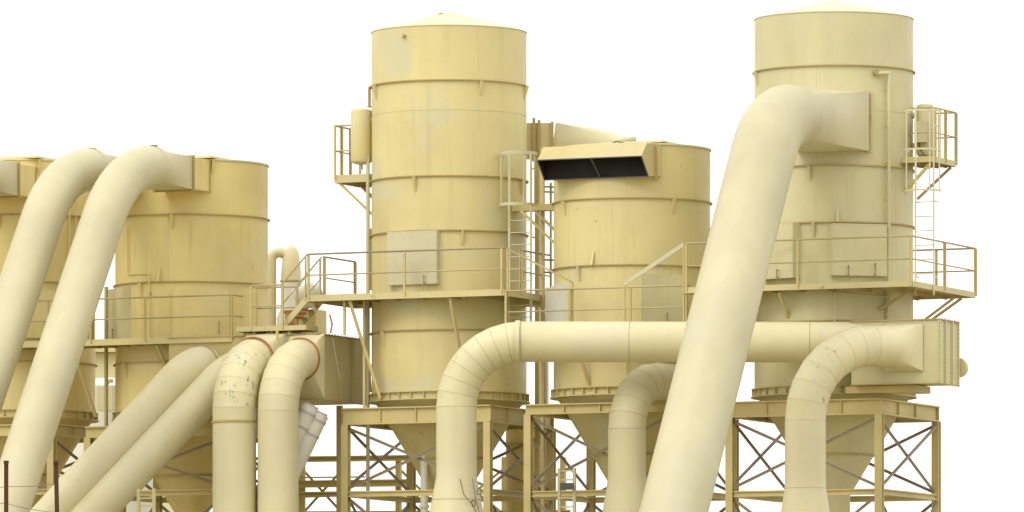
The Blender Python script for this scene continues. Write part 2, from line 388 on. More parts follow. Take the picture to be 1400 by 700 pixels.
# --- left tanks
def left_tank(site, label, mat, full):
    t = tower(site, label, 226, None, (301, 392, 500), (), 575, mat, [(-12, 301, False), (-22, 392, True), (-38, 392, False), (18, 226, False), (-55, 500, False)])
    z0, z1 = site.zat(70, 137, 258), site.zat(70, 137, 215)
    if site is LT0: z0, z1 = LTZ
    b = B()
    for a0, a1 in ((12, 70), (-81, -23)):
        b.hexa([site.p(a0, 20, z0), site.p(a1, 20, z0), site.p(a1, 136, z0), site.p(a0, 136, z0), site.p(a0, 20, z1), site.p(a1, 20, z1), site.p(a1, 136, z1), site.p(a0, 136, z1)])
    t.part('inlet_box', b, mat)
    for a0, a1 in ((12, 70), (-81, -23)):
        b = B()
        for a in (a0, a1): b.bar(site.p(a, 137, z0-3*S), site.p(a, 137, z1+3*S), 6, 1.7, V)
        for z in (z0, z1): b.bar(site.p(a0+3.2, 137, z), site.p(a1-3.2, 137, z), 1.5, 6)
        for k in range(9): b.bolt(site.p(a1+1.6, 138, z0+(z1-z0)*k/8), -V, .7)
        t.part('inlet_flange', b, 'ring')
        b = B(); b.bar(site.p(a1+.4, 86, z0), site.p(a1+.4, 86, z1), 3, 1.5, V); t.part('stiffener', b, 'ring')
    b = B(); b.obox(site.p(20, 30, site.z(224)), U*55*S, V*60*S, Z*1.3*S); t.part('roof_plate', b, mat)
    panel(t, site, -70, 74, 5, 394, 468, 'pale access panel', [(0, .0, .25)], 'shell_c', deep=16)
    panel(t, site, 9, 78, 4, 396, 462, 'drab access panel', [(25, .1, .35)], 'shell_b')
    b = B(); b.path([site.az(-52, 109, site.z(318)), site.az(-52, 109, site.z(380)), site.az(-30, 109, site.z(381)), site.az(-30, 109, site.z(478))], .9, 6); t.part('conduit', b, mat)
    if full: return t
    b = B(); z_ = site.z(345)
    q = [site.az(48, 112, site.z(272)), site.az(48, 112, site.z(356)), site.az(42, 112, site.z(356)), site.az(42, 112, site.z(272))]
    b.path(q+q[:1], 1.1, 6); b.path([site.az(45, 112, site.z(300)), site.az(60, 112, site.z(300))], 1.1, 6); t.part('pipe_loop', b, 'pipe')
    return t
LTZ = (LT.zat(70, 137, 258), LT.zat(70, 137, 215))
left_tank(LT, 'short yellow cream tank fed by the two steep ducts, small goosenecked pipe behind it', 'shell_b', True).done()
left_tank(LT0, 'short yellow cream tank cut by the left edge of the picture', 'shell_b', False).done()
support_frame(LT, 'steel frame under the tank fed by the two steep ducts', 586, 16)
support_frame(LT0, 'steel frame under the tank at the left picture edge', 586, 16)

# ------------------------------------------------------------------ ducts
def arc_pts(p0, p1, p2, rad, n):
    d1 = (p1-p0).normalized(); d2 = (p2-p1).normalized(); ang = d1.angle(d2); tl = rad*math.tan(ang/2)
    s0 = p1-d1*tl; ax = d1.cross(d2).normalized(); nrm = ax.cross(d1).normalized(); ctr = s0+nrm*rad
    return [ctr+Matrix.Rotation(ang*i/n, 3, ax) @ (s0-ctr) for i in range(n+1)]

def ring_bead(b, c, d, r, w=.8, h=.55, n=64, mi=1):
    x, y = b.frame(d); d = d.normalized()
    l = [b.loop(c+d*o*S, x, y, q*S, n) for o, q in ((-w, r-.6), (0, r+h), (w, r-.6))]
    b.skin(l[0], l[1], mi); b.skin(l[1], l[2], mi)

def sweep(b, pts, rads, gored, bead_every=1, n=64, bead=True, d0=None, d1=None):
    N = len(pts); ds = []
    for i in range(N):
        if i == 0: d = d0 or pts[1]-pts[0]
        elif i == N-1: d = d1 or pts[-1]-pts[-2]
        else: d = (pts[i]-pts[i-1]).normalized()+(pts[i+1]-pts[i]).normalized()
        ds.append(d.normalized())
    x, y = b.frame(ds[0]); prev = ds[0]; loops = []
    for i in range(N):
        q = prev.rotation_difference(ds[i]); x = q @ x; y = q @ y; prev = ds[i]
        loops.append(b.loop(pts[i], x, y, rads[i]*S, n))
        if gored and bead and i % bead_every == 0: ring_bead(b, pts[i], ds[i], rads[i], .7, .3, n)
    for a, c in zip(loops, loops[1:]): b.skin(a, c)
    if gored:
        for l in loops[1:-1]:
            for i in range(n):
                e = b.bm.edges.get((l[i], l[(i+1) % n]))
                if e: e.smooth = False
    return loops

def collar(b, c, d, r, w, h, mi=0, n=64):
    x, y = b.frame(d); d = d.normalized()
    l = [b.loop(c+d*o*S, x, y, q*S, n) for o, q in ((-w/2, r-.5), (-w/2, r+h), (w/2, r+h), (w/2, r-.5))]
    for i in range(3): b.skin(l[i], l[i+1], mi)

def duct(label, pts, fil, r, gores=0, mats='pipe', emat=None, trans=None, flanges=(), collars=(), name='duct', taper=None, group=None, joints=(), beads=True, seam='seam'):
    """pts world points; fil fillet radii px at inner points; parts: pipe_section, elbow, transition, flange"""
    t = Thing(name, label, 'duct', group)
    secs = []; cur = pts[0]; n = 26
    for i in range(1, len(pts)-1):
        ar = arc_pts(pts[i-1], pts[i], pts[i+1], fil[i-1]*S, gores or n)
        secs.append(('s', [cur, ar[0]])); secs.append(('e', ar, pts[i]-pts[i-1], pts[i+1]-pts[i])); cur = ar[-1]
    secs.append(('s', [cur, pts[-1]]))
    for sec in secs:
        k, p = sec[:2]
        if (p[-1]-p[0]).length < .01: continue
        b = B()
        if k == 's':
            ln = (p[1]-p[0]).length; m = max(2, int(ln/1.2)+1)
            q = [p[0].lerp(p[1], i/(m-1)) for i in range(m)]
            rr = [r if not taper else taper(x) for x in q]
            if taper:
                q = [p[0].lerp(p[1], i/40) for i in range(41)]; rr = [taper(x) for x in q]
            sweep(b, q, rr, False)
            for f in joints:
                if ln > 2: ring_bead(b, p[0].lerp(p[1], f), p[1]-p[0], r if not taper else taper(p[0].lerp(p[1], f)))
            o = t.part('pipe_section', b, [mats, seam])
        else:
            sweep(b, p, [r if not taper else taper(x) for x in p], bool(gores), bead=beads, d0=sec[2], d1=sec[3])
            o = t.part('elbow', b, [emat or mats, seam])
    for (c, d, w, h, mt) in flanges:
        b = B(); collar(b, c, d, r, w, h); t.part('flange', b, mt)
    if trans:       # (circle centre, direction, rect centre, half U, half Z) round to square piece
        cc, d, rc, hu, hz = trans; b = B(); n = 64
        x, y = Vector((U.x, U.y, 0)), Z
        dn = d.normalized(); cx = (x-dn*x.dot(dn)).normalized(); cy = dn.cross(cx); 
        if cy.z < 0: cy = -cy
        l0 = []; l1 = []
        for i in range(n):
            th = 2*math.pi*i/n+math.pi/4; c_, s_ = math.cos(th), math.sin(th)
            l0.append(cc+(cx*c_+cy*s_)*r*S)
            side = int(i//(n/4)); f = (i % (n//4))/(n//4)*2-1
            px, pz = [(-f, 1), (-1, -f), (f, -1), (1, f)][side]
            l1.append(rc+U*px*hu*S+Z*pz*hz*S)
        steps = 6; prev = None
        for k in range(steps+1):
            vs = [b.V(p.lerp(q, k/steps)) for p, q in zip(l0, l1)]
            if prev: b.skin(prev, vs)
            prev = vs
        t.part('transition', b, mats)
    return t

CAM = Vector((0, -D0, ZC))
def aim(cor, X, Y):      # direction in the vertical plane through cor along V that passes column X at row Y
    d = (W(X, Y, 0)-CAM); t = (cor-CAM).dot(U)/d.dot(U); return (CAM+d*t-cor).normalized()
G_ST = 'steep pale ducts from the ground to the tank tops'
# steep ducts into the left tank, one more into the tank at the edge
def steep(site, a, label, target=None, rust=False):
    zc = (LTZ[0]+LTZ[1])/2
    rc = site.p(a, 138.5, zc); hu = 29; hz = 22.5
    cc = site.p(a, 212, zc+3*S); cor = site.p(a, 212+81, zc+3*S)
    global STEEP_D
    if target: STEEP_D = aim(cor, *target)
    dn = STEEP_D
    end = cor+dn*((cor.z-.2)/-dn.z)
    t = duct(label, [cc, cor, end], [181], 29.3, 0, 'pipe', None, (cc, V, rc, hu, hz), (), group=G_ST, joints=(.6,), seam='seam_pale')
    b = B(); q = cc+Z*29*S; b.obox(q-Z*.6*S+V*6*S-U*4*S, U*6*S, V*5*S, Z*1.2*S); b.obox(q+Z*1*S+V*12*S+U*2*S, U*4*S, V*2*S, Z*1*S); t.part('cleat', b, 'rust' if rust else 'pipe')
    return t.done()
steep(LT, 41, 'right one of the two steep pale ducts, with a rust spot on its bend', (45, 590), rust=True)
steep(LT, -52, 'left one of the two steep pale ducts, running off the left edge', (-40, 590))
steep(LT0, 41, 'pale duct end entering the tank at the left picture edge')

# huge sloping duct at the right
zc = (RT.zat(82, 78, 126)+RT.zat(82, 78, 206))/2
rc = RT.p(34.5, 79.5, zc); cc = RT.p(34.5, 240, RT.zat(34.5, 240, 161)); cor = RT.p(34.5, 240+62, cc.z)
dn = aim(cor, 951, 580); end = cor+dn*((cor.z-.2)/-dn.z)
t = duct('huge smooth sloping duct bending into the square inlet of the right tower', [cc, cor, end], [112], 42.5, 8, 'pipe', None, (cc, V, rc, 47, 39), (), joints=(.55,), group=G_ST, seam='seam_pale', beads=False)
t.done()

# long horizontal duct
def tap(y0, y1, ra, rb, X, dd):
    z0, z1 = W(X, y0, dd).z, W(X, y1, dd).z
    return lambda p: rb if p.z < z1 else ra if p.z > z0 else ra+(rb-ra)*(z0-p.z)/(z0-z1)
dA, dB = -345, -376
pA = W(624, 467, dA); pE = W(1206, 468, dB); pG = Vector((pA.x, pA.y, .1))
tp = tap(652, 745, 26.8, 44, 624, dA)
t = duct('long level duct crossing before the towers, turning down at its left end', [pG, pA, pE], [86], 26.4, 8, 'pipe_low', 'scuff_light', taper=tp, joints=(.30, .80))
b = B(); dx = (pE-pA).normalized(); collar(b, W(708, 467, dA-7), dx, 26.4, 6, 1.6); t.part('flange', b, 'pipe_low'); 
b = B(); q = W(652, 690, dA-10)
for k in range(2):
    c0 = W(655-k*8, 672+k*16, dA-33+k*6); b.path([c0+Vector((math.cos(i*math.pi/5)*3*S, 0, math.sin(i*math.pi/5)*4*S)) for i in range(11)], .6, 6)
b.path([W(629, 655, dA-30), W(634, 676, dA-34), W(646, 690, dA-32), W(653, 704, dA-30)], .5, 6); b.path([W(646, 655, dA-26), W(650, 680, dA-26), W(655, 700, dA-30)], .5, 6)
t.part('hanging_cable', b, 'dark'); t.done()

# lower right elbow into the right plenum
bx_a, bx_b = 198, 130
zt, zb = RT.zat(bx_a, bx_b, 437), RT.zat(bx_a, bx_b, 523)
zc = (RT.zat(138, 130, 441)+RT.zat(138, 130, 511))/2
rc = RT.p(150, 131.5, zc)
hd = Vector((math.sin(R(62)), math.cos(R(62)), 0))
e0 = W(1101, 473, -480); e0.z = zc+1*S; cc = rc-hd*20*S; cc.z = e0.z
lat = (cc-e0); ln = lat.dot(hd); e0 = cc-hd*ln
# keep the vertical leg at column 1101
need = (1101-700)*S*(1+e0.y/S/F)-e0.x; e0 = e0+hd*(need/hd.x)
gnd = Vector((e0.x, e0.y, .1)); tp = tap(664, 745, 26.6, 38, 1101, e0.y/S)
t = duct('vertical duct at the right bending into the ribbed steel box', [gnd, e0, cc], [100], 26.4, 7, 'pipe_low', 'scuff_light', (cc, hd, rc, 27, 31), taper=tp, joints=(.4, .85), seam='seam_low'); t.done()

# small elbow under the level duct
hd = Vector((math.sin(R(38)), math.cos(R(38)), 0))
e0 = W(857, 518.5, -318); endp = e0+hd*150*S; gnd = Vector((e0.x, e0.y, .1)); tp = tap(655, 745, 25, 40, 857, -318)
duct('short vertical duct curving in under the long level duct', [gnd, e0, endp], [66], 24.6, 6, 'pipe_b', 'pipe_b', taper=tp, joints=(.4, .8)).done()

# the four lower left ducts
def face_dd(X): return -68+(447-X)*.445
def low_vertical(label, Xv, Xc, Yc, r, rectX, Yr, hu, hz, Rb, tpr=None, mats='pipe', emat=None, extra=None):
    rc = W(rectX, Yr, face_dd(rectX)-1.5)
    cc = rc-V*((rectX-Xc)/.407)*S; cc.z = W(Xc, Yc, cc.y/S).z
    e0 = cc-V*(Rb+2)*S; need = (Xv-700)*S*(1+e0.y/S/F)-e0.x; e0 = e0+V*(need/V.x)
    g = Vector((e0.x, e0.y, .1))
    t = duct(label, [g, e0, cc], [Rb], r, 7, mats, emat, (cc+V*1*S, V, rc, hu, hz), [(cc, V, 3, 2.0, 'rust')], taper=tpr and tpr(e0), joints=(.35, .7), seam='seam_low')
    if extra:
        b = B(); collar(b, W(Xv, extra, e0.y/S), Z, r, 3, 1); t.part('collar', b, 'ring')
    return t.done()
low_vertical('vertical duct with black paint scuffs on its bend and a rusty flange', 320, 347, 492, 29.5, 366, 500, 30, 44, 68, None, 'pipe_low', 'scuff', 577)
low_vertical('vertical duct with a bright rusty flange, nearest the rivetted box', 380, 411, 491, 27.5, 421, 501, 25, 44, 74, None, 'pipe_low', None)
def low_slanted(label, X1, Y1, X2, Y2, Xc, Yc, r, ddc, k, rb, ring):
    cc = W(Xc, Yc, ddc); e0 = W(X1, Y1, ddc-35)
    p2 = W(X2, Y2, ddc-35-k*(X1-X2)); dn = (p2-e0).normalized(); end = e0+dn*((e0.z-.2)/-dn.z)
    tail = W(Xc+30, Yc, ddc+60); tail.z = cc.z; cc.z = cc.z
    e0.z = cc.z
    t = duct(label, [end, e0, tail], [rb], r, 0, 'pipe_low', None, joints=(.5,), seam='seam_pale')
    b = B(); q = e0+(tail-e0).normalized()*rb*.55*S; collar(b, q, tail-e0, r, 2.5, .9); t.part('collar', b, 'seam')
    return t.done()
low_slanted('leftmost lower slanting duct rising to the right at about 45 degrees', 262, 499, 112, 660, 278, 499, 25, 0, .25, 52, 1)
low_slanted('second lower slanting duct, between its twin and the scuffed vertical duct', 318, 503, 168, 660, 326, 504, 25.5, -12, .2, 50, 0)

# ------------------------------------------------------------------ plenum boxes
def plenum(label, site, a0, a1, b0, b1, zt, zb, ribs, mat='box', rib_out=2.2, legs=()):
    t = Thing('plenum_box', label, 'duct box', 'steel plenum boxes'); b = B()
    b.hexa([site.p(a0, b0, zb), site.p(a1, b0, zb), site.p(a1, b1, zb), site.p(a0, b1, zb), site.p(a0, b0, zt), site.p(a1, b0, zt), site.p(a1, b1, zt), site.p(a0, b1, zt)])
    t.part('casing', b, mat)
    b = B()
    for f in ribs:
        bb = b0+(b1-b0)*f
        b.bar(site.p(a1+rib_out/2+.2, bb, zb), site.p(a1+rib_out/2+.2, bb, zt), rib_out, 3, V)
        b.bar(site.p(a1+.5, bb, zb-.6*S), site.p(a1+.5, bb, zt+1.5*S), 1.2, 7, V)
        k = int((zt-zb)/S/5.5)
        for i in range(k): b.bolt(site.p(a1+1.1, bb-2.6, zb+(i+.5)*(zt-zb)/k), U, .65, .9, 1); b.bolt(site.p(a1+1.1, bb+2.6, zb+(i+.5)*(zt-zb)/k), U, .65, .9, 1)
    t.part('rib', b, [mat, 'ring'])
    b = B(); e = 3
    for (p, q) in (((a0, b0), (a1, b0)), ((a1, b0), (a1, b1))):
        for z in (zt+.8*S, zb-.8*S):
            P, Q = site.p(*p, z), site.p(*q, z); n = (Q-P).normalized(); b.bar(P-n*1.5*S, Q+n*1.5*S, 4.5, 1.4)
        P, Q = site.p(*p, zt+2*S), site.p(*q, zt+2*S); k = int((Q-P).length/S/9)
        for i in range(k): b.bolt(P.lerp(Q, (i+.5)/k), Z, .8, 1.2)
    t.part('edge_flange', b, 'ring')
    for (la, lb) in legs:
        b = B(); p = site.p(la, lb, zb-2*S); b.bar(p, Vector((p.x, p.y, .02)), 7, 7); t.part('leg', b, 'steel')
    return t
ztl, zbl = W(447, 457, -68).z, W(447, 545, -68).z
t = plenum('rivetted steel box joining the rusty flanged ducts beside the tall middle tower', LT, 30, 258, 130, -20, ztl, zbl, (.02, .47, .72, .97), legs=((225, -5), (120, -5)))
b = B(); p = W(437, 466, -80); b.path([W(455, 462, -80), W(465, 520, -74)], 1.0, 6); b.path([W(452, 455, -80), W(454, 443, -80), W(451, 431, -80)], 1.4, 8); t.part('lever', b, 'rail_dark'); t.done()
zbl = RT.zat(bx_a, bx_b, 523)
t = plenum('ribbed steel box beneath the right platform, fed by the vertical right duct', RT, 76, 198, 130, 56, zt, zb, (.02, .32, .66, .97), 'shell_c', legs=())
b = B(); zz = zb-6*S; b.obox(RT.p(112, 90, zz), U*50*S, V*26*S, Z*4.5*S); t.part('base_plate', b, 'steel')
b = B(); p = RT.p(195, 52, zb+24*S); b.tube(p, p+V*8*S, 13, 24); t.part('blank_flange', b, 'shell_c'); t.done()

# ------------------------------------------------------------------ platforms, stairs, ladders
def rail_run(t, p, q, h, posts, mats='rail', pm='steel', topmat=None, h2=.5, ext0=0):
    b = B(); d = (q-p).normalized()
    b.tube(p-d*ext0*S+Z*h*S, q+Z*h*S, 1.25, 8); t.part('handrail', b, topmat or mats)
    b = B(); b.tube(p+Z*h*h2*S, q+Z*h*h2*S, 1.0, 8); t.part('mid_rail', b, mats)
    for f in posts:
        b = B(); o = p.lerp(q, f); b.bar(o-Z*4*S, o+Z*(h-.3)*S, 1.0, 3.6, d); sd = d.cross(Z); b.bar(o-Z*4*S+d*1.5*S+sd*1.5*S, o+Z*(h-.6)*S+d*1.5*S+sd*1.5*S, 3, 1, d)
        t.part('post', b, pm)

def platform(site, label, a0, a1, b0, b1, zc, h, runs, fh=9, name='walkway', braces=(), joists=8, topmat=None, hangers=(), group='railed steel walkways around the towers'):
    """zc top of deck; runs: (a,b)-(a,b) railings with post fractions"""
    t = Thing(name, label, 'walkway', group); b = B()
    hz = 1.2*S
    b.obox(site.p((a0+a1)/2, (b0+b1)/2, zc-hz), U*((a1-a0)/2-1.2)*S, V*((b0-b1)/2-1.2)*S, Z*hz); t.part('deck', b, 'deck')
    b = B(); zf = zc-(fh/2-1.5)*S
    b.bar(site.p(a0, b0, zf), site.p(a1, b0, zf), 2, fh); b.bar(site.p(a0, b1, zf), site.p(a1, b1, zf), 2, fh)
    b.bar(site.p(a0, b0-1.1, zf), site.p(a0, b1+1.1, zf), 2, fh-.4); b.bar(site.p(a1, b0-1.1, zf), site.p(a1, b1+1.1, zf), 2, fh-.4)
    b.bar(site.p(a0+1.2, b0+2, zf-(fh/2-.6)*S), site.p(a1-1.2, b0+2, zf-(fh/2-.6)*S), 3, 1); t.part('fascia', b, 'fascia')
    b = B()
    for k in range(1, joists):
        a = a0+(a1-a0)*k/joists; b.bar(site.p(a, b0-1.3, zc-5.2*S), site.p(a, b1+1.3, zc-5.2*S), 2, 5.4)
    t.part('joist', b, 'deck')
    for (p, q, fr) in runs: rail_run(t, site.p(*p, zc), site.p(*q, zc), h, fr, topmat=topmat)
    for X, dd, y0, y1 in hangers:
        b = B(); b.bar(W(X, y1, dd), W(X, y0, dd), 3, 3); t.part('hanger', b, 'steel')
    for (p, q) in braces:
        b = B(); b.bar(p, q, 3.6, 3.6); t.part('brace', b, 'steel')
    return t

# tall tower walkway
zd1 = W(422, 405, T1.pix(-152, 130)[1]).z
a_l = (422-614+.407*130)/.9135; a_r = (690-614+.407*130)/.9135
t = platform(T1, 'railed walkway around the tall middle tower with rusty spots on its edge', a_l, a_r, 130, -22, zd1, 57,
    [((a_l, 130), (a_r, 130), (.005, .495, .985)), ((a_l, 80), (a_l, -22), (.01, .97)), ((a_r, 80), (a_r, -22), (.02,))], topmat='rail_dark',
    hangers=((471, -70, 408, 458), (498, -62, 408, 560), (379, -100, 452, 470)), braces=[(T1.p(-90, 128, zd1-8*S), T1.p(-58, 100, T1.z(548))), (T1.p(60, 128, zd1-8*S), T1.p(72, 96, T1.z(548))), (T1.p(-118, 20, zd1-8*S), T1.p(-110, 20, T1.z(535)))], joists=7)
t.done()
# right tower walkway
a_l2 = (940-1140+.407*130)/.9135; a_r2 = (1234-1140+.407*130)/.9135
zd2 = W(1234, 385, RT.pix(a_r2, 130)[1]).z
t = platform(RT, 'wide railed walkway around the right tower, sticking out to the right', a_l2, a_r2, 130, -108, zd2, 60,
    [((a_l2, 130), (a_r2, 130), (.005, .5, .995)), ((a_r2, 130), (a_r2, -108), (.5, .99)), ((a_r2, -108), (60, -108), (.55,))],
    braces=[(RT.p(-28, 126, zd2-8*S), RT.p(-24, 103, RT.z(440))), (RT.p(130, 60, zd2-8*S), RT.p(88, 60, RT.z(430))), (RT.p(150, -60, zd2-8*S), RT.p(100, -40, RT.z(448))), (RT.p(150, -85, zd2-8*S), RT.p(95, -70, RT.z(448)))], fh=8)
t.done()
# hooded tank walkway
zd3 = W(692, 456, MT.pix(-130, 130)[1]).z
a_r3 = (938-864+.407*130)/.9135
platform(MT, 'lower railed walkway in front of the short hooded tank', -130, a_r3, 130, 90, zd3, 57,
    [((-130, 130), (a_r3, 130), (.005, .35, .68, .98))], braces=[(MT.p(-30, 128, zd3-8*S), MT.p(-14, 100, MT.z(548)))]).done()
# left tanks walkway
zd4 = W(325, 460, LT.pix(127, 130)[1]).z
t = platform(LT, 'long railed walkway across the two short tanks at the left', -430, 127, 130, 80, zd4, 57,
    [((-430, 130), (127, 130), (.02, .13, .25, .37, .49, .61, .76, .998)), ((127, 130), (127, 92), (.99,))],
    braces=[(LT.p(-120, 128, zd4-8*S), LT.p(-100, 95, LT.z(572))), (LT.p(-290, 128, zd4-8*S), LT.p(-275, 95, LT.z(572))), (LT.p(10, 128, zd4-8*S), LT.p(18, 100, LT.z(520)))], joists=22)
b = B(); b.bar(LT.p(-90, 84, LT.z(590)), LT.p(-90, 84, LT.z(395)), 6, 3); t.part('stanchion', b, 'steel')
b = B(); q = LT.p(-104, 112, zd4+24*S); b.obox(q, U*7*S, V*5*S, Z*23.8*S); t.part('cabinet', b, 'ring')
t.done()
# stair landing
zd5 = W(325, 449, LT.pix(127, 128)[1]).z
aL = a_l; X5 = 325
aLd = 135; aRd = 240
t = platform(LT, 'small stair landing with low rails left of the tall middle tower', aLd, aRd, 134, 96, zd5, 57,
    [((aLd+22, 134), (aLd+70, 134), (.0, 1)), ((aLd, 96), (aRd-30, 96), (.02, .5, .98))], joists=4, fh=7)
b = B(); b.obox(LT.p(aLd+10, 112, zd5+28*S), U*10*S, V*1.2*S, Z*27*S); t.part('side_plate', b, 'box'); t.done()

def stairs(label, p0, p1, width_vec, n, h, ext=0):
    """p0 top edge near side, p1 bottom edge near side; width_vec to the far side"""
    t = Thing('stairs', label, 'stairs', 'short steel stairs between the walkways')
    for o in (Vector((0, 0, 0)), width_vec):
        b = B(); b.bar(p0+o-Z*3*S, p1+o-Z*3*S, 2, 8); t.part('stringer', b, 'fascia')
        b = B(); b.tube(p0+o+Z*h*S, p1+o+Z*h*S, 1.25, 8); b.tube(p0+o+Z*h*.5*S, p1+o+Z*h*.5*S, 1.0, 8); t.part('handrail', b, 'rail')
        for f in (.06, .94):
            b = B(); q = p0.lerp(p1, f)+o; b.bar(q-Z*3*S, q+Z*(h-1)*S, 3.2, 1.6); t.part('post', b, 'steel')
    for k in range(n):
        b = B(); q = p0.lerp(p1, (k+.6)/n); b.bar(q+width_vec*.03, q+width_vec*.97, 9, 1.5); t.part('tread', b, 'deck')
    return t.done()
top = T1.p(a_l-1.6, 128, zd1); bot = top-U*40*S; bot.z = zd5
stairs('short steel stairs down to the left from the tall tower walkway', top, bot, V*46*S, 4, 57)
def slope_rail(label, p, q, r, mat, foot):
    t = Thing('sloping_handrail', label, 'handrail', 'sloping handrails between the walkways')
    b = B(); b.bar(p, q, 2, r); t.part('rail', b, mat)
    for e, f in ((p, foot[0]), (q, foot[1])):
        b = B(); b.bar(Vector((e.x, e.y, f)), e-Z*.6*S, 2.4, 2.4); t.part('post', b, 'steel')
    return t.done()
p = T1.p(a_r+3, 127, zd1+56*S); q = p+U*95*S; q.z = zd3+66*S
slope_rail('thin sloping handrail from the tall tower walkway down to the hooded tank', p, q, 2.4, 'rail', (zd1-9*S, zd3))
p = RT.p(a_l2-3, 127, zd2+59*S); q = p-U*86*S; q.z = zd3+61*S
slope_rail('broad pale sloping handrail rising from the hooded tank to the right tower', p, q, 5.5, 'panel', (zd2-60*S, zd3))

# small high platforms with rails
ah = (457-614+.407*45)/.9135
zh = W(457, 241, T1.pix(ah, 45)[1]).z
t = platform(T1, 'small railed high platform on the left side of the tall middle tower', ah, -98, 45, -35, zh, 69,
    [((ah, 45), (-108, 45), (.01,)), ((ah, 45), (ah, -35), (.25, .6)), ((ah, -35), (-108, -35), (.02,))], fh=11, joists=4, name='service_platform', group='small service platforms high on the towers',
    braces=[(T1.p(ah+6, 43, zh-9*S), T1.p(-102, 30, T1.z(292))), (T1.p(ah+6, -32, zh-9*S), T1.p(-104, -20, T1.z(285)))])
t.done()
zh2 = RT.z(222); ah2 = 150
t = platform(RT, 'small railed high platform on the right side of the right tower', 100, ah2, 20, -62, zh2, 66,
    [((ah2, 20), (ah2, -62), (.02, .5, .98)), ((104, -62), (ah2, -62), (.1, .5)), ((118, 20), (ah2, 20), ())], fh=8, joists=4, name='service_platform', group='small service platforms high on the towers',
    braces=[(RT.p(ah2-5, 18, zh2-7*S), RT.p(104, 10, RT.z(268))), (RT.p(ah2-5, -58, zh2-7*S), RT.p(100, -50, RT.z(272)))])
t.done()

# vessels on the small platforms
def vessel(label, c, r, z0, z1, toward, mat, box=False):
    t = Thing('pressure_vessel', label, 'vessel', 'small vessels on the tower sides'); b = B()
    h = z1-z0
    b.lathe(c, [(0, z0-2*S), (r*.6, z0-1.5*S), (r*.93, z0+1*S), (r, z0+3*S), (r, z1-3*S), (r*.93, z1-1*S), (r*.6, z1+1*S), (0, z1+1.6*S)], 40); t.part('drum', b, mat)
    for f in (.8,): 
        b = B(); p = Vector((c.x, c.y, z0+h*f)); b.tube(p, p+toward, 4, 14); b.tube(p+toward*.45, p+toward*.55, 6.5, 14); t.part('nozzle', b, mat)
    b = B(); p = Vector((c.x, c.y, z0+h*.2)); b.bar(p, p+toward, 6, 8); t.part('bracket', b, mat)
    b = B(); p = Vector((c.x, c.y, z0)); b.tube(p, p-Z*9*S, 2.2, 10); t.part('drain', b, mat)
    if box:
        b = B(); p = Vector((c.x, c.y, z0+h*.45))-V*(r+4)*S; b.obox(p, U*8*S, V*5*S, Z*14*S); t.part('switch_box', b, mat)
        b = B(); b.path([p-Z*14*S-U*3*S, p-Z*22*S-U*2*S, p-Z*34*S+U*7*S], .9, 6); t.part('cable', b, 'dark')
    return t.done()
c = W(494, 190, 5); vessel('upright cream drum beside the left edge of the tall middle tower', c, 14.6, W(494, 223, 5).z, W(494, 150, 5).z, Vector((26*S, 0, 0)), 'shell')
c = RT.p(122, -22, 0); vessel('upright cream drum with a switch box at the right edge of the right tower', c, 11.5, RT.z(216), RT.z(146), -U*22*S, 'shell_c', True)

def caged_ladder(label, X, dd, Y0, Y1, half, step, cage, hoops, cr, mats='pipe', verts=5, sw=3, hw=4):
    t = Thing('caged_ladder', label, 'ladder', 'caged ladders on the towers'); c0, c1 = W(X, Y0, dd), W(X, Y1, dd)
    for s_ in (-1, 1):
        b = B(); o = U*s_*half*S; b.bar(c0+o, c1+o, sw, 2, V); t.part('stile', b, mats)
    n = int(((W(X, cage[1], dd).z if cage else c0.z)-c1.z)/(step*S))
    for k in range(n):
        b = B(); p = c1+Z*(k+.5)*step*S; b.tube(p-U*half*S, p+U*half*S, .8, 6); t.part('rung', b, mats)
    if cage:
        ang = [R(-20+220*k/16) for k in range(17)]
        for Y in hoops:
            zc = W(X, Y, dd).z; b = B(); pts = [Vector((c0.x, c0.y, zc))-V*6*S+U*cr*S*math.cos(a)-V*cr*S*math.sin(a)*1.1 for a in ang]
            for p, q in zip(pts, pts[1:]): b.bar(p, q, 1, hw)
            t.part('hoop', b, mats)
        za, zb = W(X, cage[0], dd).z, W(X, cage[1], dd).z
        for k in range(verts):
            a = R(0+180*k/(verts-1)); p = c0-V*6*S+U*(cr-.9)*S*math.cos(a)-V*(cr-.9)*S*math.sin(a)*1.1
            b = B(); b.bar(Vector((p.x, p.y, zb)), Vector((p.x, p.y, za)), 2.4, 1, U); t.part('cage_bar', b, mats)
    for f in (.1, .5, .9):
        b = B(); p = c0.lerp(c1, f)
        for s_ in (-1, 1): b.bar(p+U*s_*half*S, p+U*s_*half*S+V*14*S, 1.4, 2)
        t.part('standoff', b, mats)
    return t.done()
caged_ladder('caged ladder on the right side of the tall middle tower', 711, -90, 207, 442, 16, 16.4, (210, 281), (211, 281), 25)
caged_ladder('caged ladder at the right side of the right tower', 1264, -345, 146, 404, 13, 19, (153, 262), (153, 206, 262), 24, 'pipe_low', 5, 1.6, 2.4)

